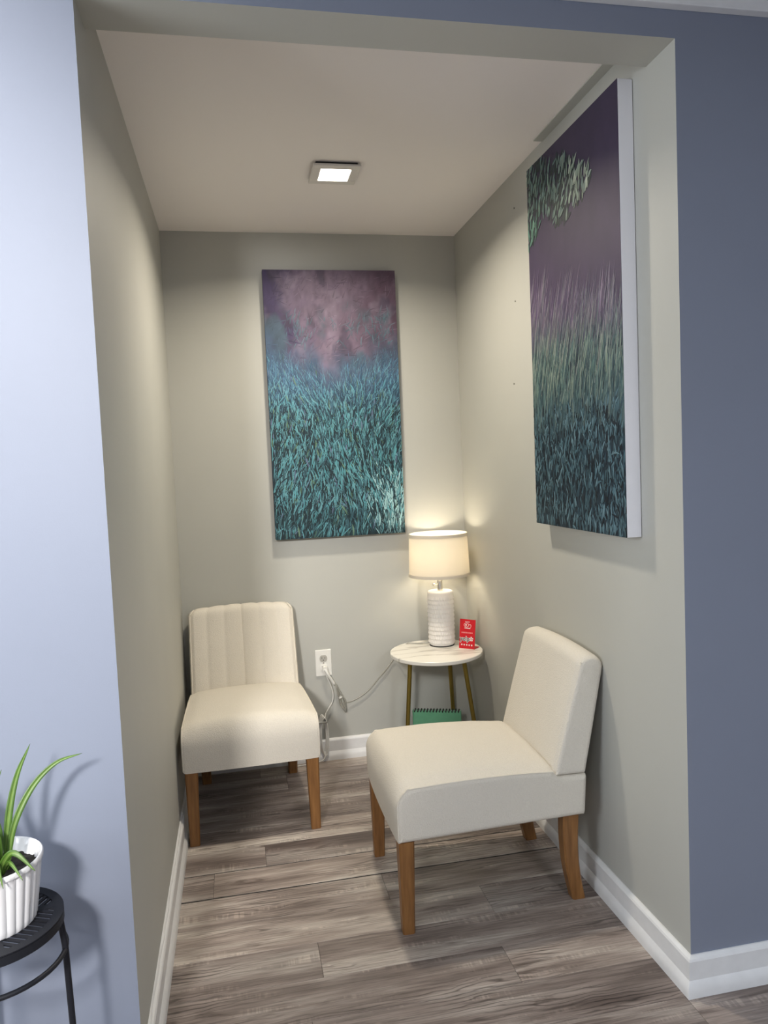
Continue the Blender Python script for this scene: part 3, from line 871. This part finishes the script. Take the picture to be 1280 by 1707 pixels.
# ------------------------------------------------------------------ downlight
DX, DY = 0.618, 0.985
dl = thing('downlight', 'lit square downlight panel hanging just below the alcove ceiling', 'ceiling light', (DX, DY, H))
a_, b_ = 0.078, 0.049
fr = MB()
fr.box(-a_, a_, -a_, -b_, -0.016, -0.008).box(-a_, a_, b_, a_, -0.016, -0.008).box(-a_, -b_, -b_, b_, -0.016, -0.008).box(b_, a_, -b_, b_, -0.016, -0.008)
fr.build('frame', M['light_frame'], dl, bevel=0.002)
MB().box(-0.068, 0.068, -0.068, 0.068, -0.008, 0.0).build('housing', M['felt'], dl)
MB().box(-b_, b_, -b_, b_, -0.0145, -0.008).build('diffuser', M['led'], dl)
al = area_light('downlight_light', (0, 0, -0.0165), (0, 0, 0), 0.095, 0.095, POW_DOWN, (1.0, 0.90, 0.74)); al.parent = dl
al.data.spread = math.radians(155)

# ------------------------------------------------------------------ paintings
SC = 0.88   # the paint's own reflectance against how it shows under this light
def pc(c, k=1.0):
    l = lin(c); return tuple(max(0.0, min(0.9, v * SC * k * w_)) for v, w_ in zip(l, (0.94, 0.98, 1.12)))   # cool pigments under warm light
def lerp3(a, b, t): return tuple(a[i] + (b[i] - a[i]) * t for i in range(3))
def sst(a, b, x):
    t = max(0.0, min(1.0, (x - a) / (b - a))); return t * t * (3 - 2 * t)
def fbm(x, y, s_=0.0):
    return noise.fractal(Vector((x, y, s_)), 0.9, 2.1, 4)

def canvas_grid(name, w, h, fn, parent, nu=70, nv=140):
    vs_, fs, cs = [], [], []
    for j in range(nv + 1):
        for i in range(nu + 1):
            u, v_ = i / nu, j / nv
            vs_.append((u * w, v_ * h, 0)); cs.append(fn(u, v_))
    for j in range(nv):
        for i in range(nu):
            a = j * (nu + 1) + i; fs.append((a, a + 1, a + nu + 2, a + nu + 1))
    return color_mesh(name, vs_, fs, cs, parent)

def color_mesh(name, vs_, fs, cs, parent):
    me = bpy.data.meshes.new(name); me.from_pydata(vs_, [], fs); me.materials.append(M['oil'])
    at = me.color_attributes.new('Col', 'FLOAT_COLOR', 'POINT')
    flat = []
    for c in cs: flat += [c[0], c[1], c[2], 1.0]
    at.data.foreach_set('color', flat); me.update()
    o = bpy.data.objects.new(name, me); COL.objects.link(o); o.parent = parent
    return o

class Strokes:
    def __init__(s, w, h): s.w, s.h = w, h; s.v = []; s.f = []; s.c = []; s.n = 0
    def stroke(s, x, y, ang, ln, wd, col, bend=0.0, taper=0.35, vary=0.12):
        """leaf-like daub from (x, y) heading ang (from vertical, + = right)"""
        segs = 5; base = len(s.v); z = 0.0002 + 0.0006 * random.random()
        px, py, a = x, y, ang; pts = []
        for i in range(segs + 1):
            t = i / segs
            wv = wd * 0.5 * (math.sin(PI * (taper * 0.5 + (1 - taper * 0.5) * t)) ** 0.8 if t < 1 else 0.0)
            pts.append((px, py, a, max(wv, 0.00005)))
            px += math.sin(a) * ln / segs; py += math.cos(a) * ln / segs; a += bend / segs
        for (qx, qy, qa, wv) in pts:
            for sg in (-1, 1):
                vx, vy = qx + sg * math.cos(qa) * wv, qy - sg * math.sin(qa) * wv
                s.v.append((min(s.w, max(0.0, vx)), min(s.h, max(0.0, vy)), z))
                k = (0.72 + 0.40 * len(pts[:pts.index((qx, qy, qa, wv))]) / segs) * (1 + random.uniform(-vary, vary))
                s.c.append(tuple(c * k for c in col))
        for i in range(segs):
            b = base + i * 2; s.f.append((b, b + 1, b + 3, b + 2))
        s.n += 1

def canvas_body(w, h, depth, parent, side):
    """stretched canvas behind z = 0 in local space, slightly rounded edges"""
    MB().box(0, w, 0, h, -depth, -0.0004).build('stretched_canvas', side, parent, bevel=0.002)

# --- teal grass painting on the back wall
PWB, PHB = 0.552, 1.106
pb = thing('painting', 'teal grass painting with mauve sky hanging on the back wall', 'painting', (0.396, D - 0.040, 0.967))
pb.rotation_euler = (PI / 2, 0, 0)
edge_dark = mat('painted_edge', pc((60, 70, 85)), 0.6)
canvas_body(PWB, PHB, 0.039, pb, edge_dark)
def bg1(u, v):
    top = lerp3(pc((72, 58, 92)), pc((132, 112, 126)), sst(0.08, 0.45, u + 0.25 * fbm(u * 3, v * 4)))
    top = lerp3(top, pc((104, 80, 94)), sst(0.55, 0.95, u + 0.2 * fbm(u * 4, v * 5, 3)))
    top = lerp3(top, pc((152, 134, 146)), 0.6 * sst(0.1, 0.6, fbm(u * 5 + 4, v * 9, 7)))
    top = lerp3(top, pc((78, 66, 84)), 0.7 * sst(0.15, 0.6, fbm(u * 6, v * 8, 11)))
    top = lerp3(top, pc((80, 105, 112)), 0.75 * sst(0.0, 0.45, fbm(u * 5, v * 7, 19)) * sst(0.92, 0.78, v))
    midc = lerp3(pc((76, 98, 122)), pc((78, 92, 108)), u)
    low = lerp3(pc((36, 58, 66)), pc((20, 36, 40)), sst(0.5, 0.0, v))
    b = 0.69 + 0.05 * math.exp(-(u / 0.30) ** 2) + 0.03 * math.exp(-((u - 1) / 0.2) ** 2) - 0.05 * math.exp(-((u - 0.5) / 0.2) ** 2) + 0.07 * fbm(u * 6, v * 5, 2)
    c = lerp3(midc, top, sst(b - 0.08, b + 0.07, v))
    c = lerp3(low, c, sst(0.47, 0.62, v + 0.04 * fbm(u * 8, v * 8, 5)))
    k = (1 + 0.25 * fbm(u * 22, v * 22, 9)) * (1 - 0.22 * sst(0.62, 0.75, v))
    return tuple(x * k for x in c)
canvas_grid('underpainting', PWB, PHB, bg1, pb, 90, 180)
random.seed(21)
S = Strokes(PWB, PHB)
for i in range(260):   # cloudy scumbles in the sky
    u, v = random.random(), random.uniform(0.66, 0.99)
    c = bg1(u, v); k = random.uniform(0.95, 1.22)
    S.stroke(u * PWB, v * PHB - 0.01, random.gauss(0.9, 0.6), random.uniform(0.02, 0.06), random.uniform(0.002, 0.006), tuple(x * k for x in c), random.uniform(-0.3, 0.3))
for i in range(150):   # teal flecks drifting up into the mauve
    u = random.choice([random.gauss(0.25, 0.05), random.gauss(0.62, 0.07), random.gauss(0.88, 0.05)]); v = random.gauss(0.77, 0.035)
    if not 0.02 < u < 0.97: continue
    S.stroke(u * PWB, v * PHB, random.gauss(0.1, 0.5), random.uniform(0.02, 0.05), random.uniform(0.003, 0.006), lerp3(bg1(u, v), pc((90, 135, 140)), random.uniform(0.1, 0.5)), random.uniform(-.4, .4))
vals = []
for i in range(9500):
    vals.append((0.70 * (random.random() ** 0.93) - 0.02, random.random()))
vals.sort(key=lambda q: -q[0])
for v, u in vals:      # grass, painted from the horizon down
    hz = 0.67 + 0.06 * math.exp(-(u / 0.22) ** 2) + 0.04 * math.exp(-((u - 1) / 0.2) ** 2) - 0.04 * math.exp(-((u - 0.5) / 0.15) ** 2) + 0.05 * fbm(u * 7, 2.0, 8)
    if v > hz - 0.02: continue
    far = sst(0.40, 0.62, v)
    ln = random.uniform(0.030, 0.062) * (1.0 - 0.1 * far); wd = random.choice([random.uniform(0.0018, 0.0036), random.uniform(0.0030, 0.0066)]) * (1 - 0.35 * far)
    lean_ = 0.30 * math.sin(u * 5 + v * 6) + 0.25 * fbm(u * 3, v * 4, 1) + random.gauss(0.06, 0.26) + 0.35 * sst(0.55, 1.0, u) * sst(0.35, 0.05, v)
    light = random.random()
    base = lerp3(pc((94, 148, 150)), pc((108, 150, 166)), far)
    if light < 0.40: c = lerp3(pc((26, 44, 48)), pc((60, 90, 110)), far)
    elif light < 0.63: c = lerp3(pc((60, 98, 104)), pc((88, 128, 152)), far)
    elif light < 0.95: c = lerp3(base, pc((128, 172, 172)), random.random() * 0.6); c = tuple(q_ * random.uniform(0.7, 1.0) for q_ in c[:1]) + c[1:]
    else: c = random.choice([pc((110, 140, 112)), pc((104, 116, 138)), pc((84, 112, 84))])
    if random.random() < 0.45 * sst(0.66, 0.95, u) * sst(0.30, 0.12, v): c = pc((168, 208, 202))
    if v < 0.08 and random.random() < 0.5: c = lerp3(c, pc((30, 55, 58)), 0.7)
    fade = sst(hz - 0.01, hz - 0.17, v)
    if random.random() > fade: c = lerp3(bg1(u, min(1, v + 0.03)), c, random.uniform(0.1, 0.5)); wd *= 0.7
    x, y = u * PWB, v * PHB
    S.stroke(x, max(0, y), lean_, ln, wd, c, random.gauss(0, 0.35))
so = color_mesh('brush_strokes', S.v, S.f, S.c, pb); so['kind'] = 'stuff'

# --- purple painting on the right wall (u runs from the far end to the near end)
PWR, PHR = 0.560, 1.098
pr = thing('painting', 'tall purple dusk painting with leafy branch on the right wall', 'painting', (W - 0.041, 0.733, 1.054))
pr.rotation_euler = Matrix(((0, 0, -1), (-1, 0, 0), (0, 1, 0))).to_euler()   # local x -> -y, local y -> z, local z -> -x
canvas_body(PWR, PHR, 0.040, pr, M['canvas_white'])
def grass_top(u): return 0.665 - 0.12 * u + 0.015 * math.sin(u * 17)
def bg2(u, v):
    sky = lerp3(pc((80, 65, 88)), pc((60, 50, 70)), sst(0.55, 1.0, v - 0.04 * u + 0.03))
    sky = lerp3(sky, pc((72, 60, 80)), 0.5 * sst(-0.2, 0.5, fbm(u * 2, v * 3, 4)))
    mid = lerp3(pc((100, 84, 108)), pc((92, 108, 104)), sst(0.60, 0.42, v + 0.05 * u))
    low = lerp3(pc((62, 84, 86)), pc((34, 50, 58)), sst(0.36, 0.20, v))
    c = lerp3(mid, sky, sst(grass_top(u) - 0.09, grass_top(u) + 0.02, v))
    c = lerp3(low, c, sst(0.28, 0.44, v + 0.03 * u))
    k = 1 + 0.10 * fbm(u * 14, v * 14, 6)
    return tuple(x * k for x in c)
canvas_grid('underpainting', PWR, PHR, bg2, pr, 60, 120)
random.seed(33)
S = Strokes(PWR, PHR)
for i in range(900):   # thin long blades at the horizon
    u = random.random(); v = random.uniform(0.36, grass_top(u) - 0.03)
    far = sst(0.42, 0.60, v + 0.06 * u)
    green = random.choice([pc((150, 165, 140)), pc((112, 140, 124)), pc((84, 110, 110)), pc((165, 170, 154)), pc((66, 76, 82))])
    pink = random.choice([pc((140, 112, 140)), pc((120, 96, 124)), pc((165, 142, 158)), pc((110, 100, 120))])
    c = lerp3(green, pink, far * random.uniform(0.6, 1.0))
    S.stroke(u * PWR, v * PHR, 0.18 + 0.10 * math.sin(u * 4) + random.gauss(0.03, 0.09), random.uniform(0.06, 0.12), random.uniform(0.0016, 0.0034), c, random.gauss(0.12, 0.10), taper=0.6)
for i in range(900):   # pale green blades
    u = random.random(); v = random.uniform(0.24, 0.45)
    c = random.choice([pc((118, 142, 128)), pc((70, 96, 96)), pc((146, 160, 140)), pc((46, 66, 70)), pc((94, 124, 118))])
    c = lerp3(c, pc((66, 92, 98)), sst(0.36, 0.24, v) * 0.7)
    S.stroke(u * PWR, v * PHR, random.gauss(0.17, 0.13), random.uniform(0.05, 0.095), random.uniform(0.002, 0.0045), c, random.gauss(0.1, 0.15), taper=0.5)
vals = sorted([(random.uniform(-0.02, 0.31), random.random()) for i in range(1700)], key=lambda q: -q[0])
for v, u in vals:      # dark teal leaves
    c = random.choice([pc((80, 112, 118)), pc((56, 82, 90)), pc((30, 42, 50)), pc((66, 92, 96)), pc((104, 134, 138)), pc((22, 32, 40))])
    S.stroke(u * PWR, max(0, v * PHR), random.gauss(0.05, 0.38), random.uniform(0.024, 0.044), random.uniform(0.0045, 0.0078), c, random.gauss(0, 0.4))
# leafy branch
poly = [(-0.02, 1.02), (0.16, 1.0), (0.30, 0.965), (0.45, 0.955), (0.58, 0.905), (0.72, 0.870), (0.735, 0.835), (0.68, 0.805), (0.58, 0.805), (0.52, 0.825), (0.50, 0.80), (0.45, 0.778), (0.37, 0.785), (0.30, 0.815), (0.26, 0.838), (0.19, 0.845), (0.15, 0.83), (0.10, 0.805), (0.05, 0.785), (-0.02, 0.775)]
def inside(u, v):
    r = False; n = len(poly)
    for i in range(n):
        (x0, y0), (x1, y1) = poly[i], poly[i - 1]
        if (y0 > v) != (y1 > v) and u < (x1 - x0) * (v - y0) / (y1 - y0) + x0: r = not r
    return r
pts = []
while len(pts) < 560:
    u, v = random.uniform(0, 0.74), random.uniform(0.73, 1.0)
    if inside(u, v): pts.append((u, v))
pts2 = pts[:360]
for u, v in pts2:      # dark mass behind the leaves
    S.stroke(u * PWR, v * PHR - 0.012, random.gauss(0.25, 0.35), random.uniform(0.025, 0.04), random.uniform(0.010, 0.016), random.choice([pc((40, 54, 54)), pc((50, 64, 60)), pc((56, 58, 68))]), 0.2)
zoff = 0.0007
for u, v in sorted(pts[360:], key=lambda q: -q[1]):
    b0 = len(S.v); kk_ = random.uniform(0.9, 1.6)
    tip = sst(0.25, 0.7, u)
    c = lerp3(random.choice([pc((96, 118, 108)), pc((78, 104, 96)), pc((112, 134, 116))]), random.choice([pc((160, 170, 142)), pc((140, 150, 132)), pc((175, 180, 155))]), tip * random.uniform(0.4, 1.0))
    if u < 0.16 and v < 0.86: c = lerp3(c, pc((84, 126, 104)), 0.7)
    S.stroke(u * PWR, v * PHR - 0.012, random.gauss(0.30, 0.30), random.uniform(0.022, 0.040), random.uniform(0.006, 0.011), tuple(q_ * kk_ for q_ in c), random.gauss(0.1, 0.4))
    for q in range(b0, len(S.v)):
        x, y, z = S.v[q]; S.v[q] = (x, y, z + zoff)
so = color_mesh('brush_strokes', S.v, S.f, S.c, pr); so['kind'] = 'stuff'

# ------------------------------------------------------------------ plant stand
SX, SY, SZ, SR = -0.203, -0.150, 0.500, 0.110
ps = thing('plant_stand', 'round black metal plant stand with slotted top against the bright wall', 'plant stand', (SX, SY, 0))
tp = MB()
tp.lathe([(0.094, SZ - 0.004), (SR - 0.002, SZ - 0.004), (SR, SZ - 0.002), (SR, SZ), (0.094, SZ)], 64, closed=True)
tp.lathe([(SR - 0.003, SZ - 0.018), (SR, SZ - 0.018), (SR, SZ - 0.003), (SR - 0.003, SZ - 0.003)], 64, closed=True)
tp.lathe([(0.0, SZ - 0.004), (0.030, SZ - 0.004), (0.030, SZ), (0.0, SZ)], 32)
top_ = tp.build('rim', M['black_metal'], ps, smooth=35)
for q in range(4):     # parallel slats in four sectors, divided by a cross
    ang0 = q * PI / 2 + 0.35
    ca_, sa_ = math.cos(ang0), math.sin(ang0)
    MB().add([(r_ * ca_ - s_ * 0.0075 * sa_, r_ * sa_ + s_ * 0.0075 * ca_, z_) for z_ in (SZ - 0.004, SZ - 0.0005) for (r_, s_) in ((0.02, -1), (0.096, -1), (0.096, 1), (0.02, 1))],
             [(0, 3, 2, 1), (4, 5, 6, 7), (0, 1, 5, 4), (1, 2, 6, 5), (2, 3, 7, 6), (3, 0, 4, 7)]).build('cross_bar', M['black_metal'], ps)
    am = ang0 + PI / 4
    ux, uy = math.cos(am), math.sin(am)
    for k in range(-5, 6):
        off = k * 0.0115
        r0 = max(0.026, abs(off) + 0.004); r1 = math.sqrt(0.0955 ** 2 - off ** 2)
        if r1 - r0 < 0.012: continue
        hwid = 0.0030
        MB().add([(r_ * ux - (off + s_ * hwid) * uy, r_ * uy + (off + s_ * hwid) * ux, z_) for z_ in (SZ - 0.0038, SZ - 0.0008) for (r_, s_) in ((r0, -1), (r1, -1), (r1, 1), (r0, 1))],
                 [(0, 3, 2, 1), (4, 5, 6, 7), (0, 1, 5, 4), (1, 2, 6, 5), (2, 3, 7, 6), (3, 0, 4, 7)]).build('slat', M['black_metal'], ps)
RZ2 = SZ - 0.068
pts = [(SR * 1.0 * math.cos(2 * PI * i / 48), SR * 1.0 * math.sin(2 * PI * i / 48), RZ2) for i in range(49)]
MB().tube(pts, 0.0045, 8, caps=False).build('ring', M['black_metal'], ps, smooth=60)
for q in range(3):
    a = q * 2 * PI / 3 + 0.02
    MB().tube([((SR - 0.006) * math.cos(a), (SR - 0.006) * math.sin(a), SZ - 0.006), (SR * 1.0 * math.cos(a), SR * 1.0 * math.sin(a), SZ - 0.06), ((SR + 0.010) * math.cos(a), (SR + 0.010) * math.sin(a), 0.0)], 0.0055, 10).build('leg', M['black_metal'], ps, smooth=60)

# ------------------------------------------------------------------ spider plant in its pot
plant = thing('potted_plant', 'spider plant in a ribbed white ceramic pot on black stand', 'plant', (SX + 0.002, SY, SZ))
R0, R1, PH = 0.066, 0.081, 0.112
def ribs(r, z, a):
    if r < 0.06 or z > PH - 0.010 or z < 0.003: return r
    return r - 0.0028 * (1 - abs(math.cos(14 * a)) ** 0.8)
prof = [(0.0, 0.0), (R0 - 0.003, 0.0), (R0, 0.003)] + [(R0 + (R1 - 0.002 - R0) * i / 10, 0.003 + (PH - 0.014) * i / 10) for i in range(1, 11)]
prof += [(R1 + 0.0005, PH - 0.009), (R1 + 0.001, PH - 0.002), (R1 - 0.001, PH), (R1 - 0.004, PH - 0.001), (R1 - 0.007, PH - 0.012), (0.058, 0.012), (0.0, 0.012)]
MB().lathe(prof, 168, rfun=lambda r, z, a: ribs(r, z, a)).build('pot', M['pot'], plant, smooth=50)
vs_, fs = [], []
NR, NS = 12, 40
for i in range(NR + 1):
    rr = (R1 - 0.0075) * i / NR
    for k in range(NS):
        a = 2 * PI * k / NS
        vs_.append((rr * math.cos(a), rr * math.sin(a), PH - 0.024 + 0.005 * noise.noise(Vector((rr * 80 * math.cos(a), rr * 80 * math.sin(a), 2))) + 0.003 * noise.noise(Vector((rr * 200 * math.cos(a), rr * 200 * math.sin(a), 5)))))
for i in range(NR):
    for k in range(NS):
        k2 = (k + 1) % NS; fs.append((i * NS + k, i * NS + k2, (i + 1) * NS + k2, (i + 1) * NS + k))
MB().add(vs_, fs).build('soil', M['soil'], plant, smooth=60)
def leaf(path, wd, fold=0.35, stripe=True):
    pts = spline(path, 6); n = len(pts); vs_, fs, mi = [], [], []
    for i, p_ in enumerate(pts):
        t = i / (n - 1)
        tg = (pts[min(i + 1, n - 1)] - pts[max(i - 1, 0)]).normalized()
        # blade lies across the direction away from the plant's axis
        side = tg.cross(Vector((0.35, -1.0, 0.35))).normalized()
        nn = side.cross(tg).normalized()
        w_ = wd * 0.5 * min(1.0, 0.55 + 1.2 * t) * (1 - t ** 2.2) ** 0.8 + 0.0002
        for q in (-1, -0.36, 0, 0.36, 1):
            vs_.append(p_ + side * (q * w_) + nn * (fold * abs(q) * w_))
    for i in range(n - 1):
        for k in range(4):
            a = i * 5 + k; fs.append((a, a + 1, a + 6, a + 5)); mi.append(1 if k in (1, 2) and stripe else 0)
    m_ = MB(); m_.v = [tuple(v) for v in vs_]; m_.f = fs; m_.mi = mi
    o = m_.build('leaf', [M['leaf_edge'], M['leaf_mid']], plant, smooth=80)
    sm = o.modifiers.new('thickness', 'SOLIDIFY'); sm.thickness = 0.0006
    return o
z0 = PH - 0.026
def LQ(x, y, z): return (x - SX - 0.002, y - SY, z - SZ)
leaf([LQ(-0.180, -0.145, z0 + SZ), LQ(-0.176, -0.130, 0.665), LQ(-0.163, -0.112, 0.735), LQ(-0.139, -0.100, 0.790)], 0.0135)
leaf([LQ(-0.178, -0.148, z0 + SZ), LQ(-0.165, -0.135, 0.660), LQ(-0.138, -0.112, 0.715), LQ(-0.100, -0.095, 0.748), LQ(-0.056, -0.085, 0.757)], 0.0125)
leaf([LQ(-0.196, -0.150, z0 + SZ), LQ(-0.203, -0.140, 0.660), LQ(-0.205, -0.125, 0.705), LQ(-0.186, -0.110, 0.752)], 0.014)
leaf([LQ(-0.192, -0.160, z0 + SZ), LQ(-0.194, -0.165, 0.640), LQ(-0.200, -0.170, 0.680), LQ(-0.212, -0.175, 0.725)], 0.016)
leaf([LQ(-0.186, -0.165, z0 + SZ), LQ(-0.170, -0.180, 0.622), LQ(-0.150, -0.190, 0.636), LQ(-0.118, -0.200, 0.606)], 0.013, 0.2)
leaf([LQ(-0.190, -0.170, z0 + SZ), LQ(-0.184, -0.198, 0.624), LQ(-0.181, -0.224, 0.630), LQ(-0.177, -0.246, 0.580)], 0.012, 0.2)
leaf([LQ(-0.188, -0.155, z0 + SZ), LQ(-0.184, -0.165, 0.625), LQ(-0.182, -0.168, 0.655), LQ(-0.186, -0.170, 0.668)], 0.014)
leaf([LQ(-0.195, -0.168, z0 + SZ), LQ(-0.190, -0.185, 0.630), LQ(-0.193, -0.200, 0.675), LQ(-0.205, -0.212, 0.700)], 0.015)
leaf([LQ(-0.182, -0.160, z0 + SZ), LQ(-0.166, -0.183, 0.616), LQ(-0.152, -0.204, 0.624), LQ(-0.132, -0.222, 0.604)], 0.008, 0.2)
leaf([LQ(-0.200, -0.165, z0 + SZ), LQ(-0.204, -0.175, 0.650), LQ(-0.204, -0.180, 0.690), LQ(-0.198, -0.185, 0.715)], 0.017)
leaf([LQ(-0.190, -0.150, z0 + SZ), LQ(-0.188, -0.145, 0.640), LQ(-0.192, -0.140, 0.672), LQ(-0.203, -0.135, 0.700)], 0.015)
leaf([LQ(-0.198, -0.175, z0 + SZ), LQ(-0.196, -0.200, 0.632), LQ(-0.204, -0.222, 0.650), LQ(-0.218, -0.240, 0.640)], 0.014)
leaf([LQ(-0.184, -0.168, z0 + SZ), LQ(-0.178, -0.188, 0.616), LQ(-0.171, -0.211, 0.626), LQ(-0.158, -0.236, 0.602)], 0.009, 0.2)
random.seed(8)
for k in range(9):     # the far side of the plant, beyond the picture's left edge
    a = math.radians(110 + 150 * k / 8 + random.uniform(-8, 8)); L_ = random.uniform(0.10, 0.19); e = random.uniform(0.08, 0.20)
    dx, dy = math.cos(a), math.sin(a) * 0.55
    leaf([(dx * 0.012, dy * 0.012, z0), (dx * 0.04, dy * 0.04, z0 + e * 0.55), (dx * L_ * 0.6, dy * L_ * 0.6, z0 + e), (dx * L_, dy * L_, z0 + e * random.uniform(0.6, 1.0))], random.uniform(0.011, 0.016))
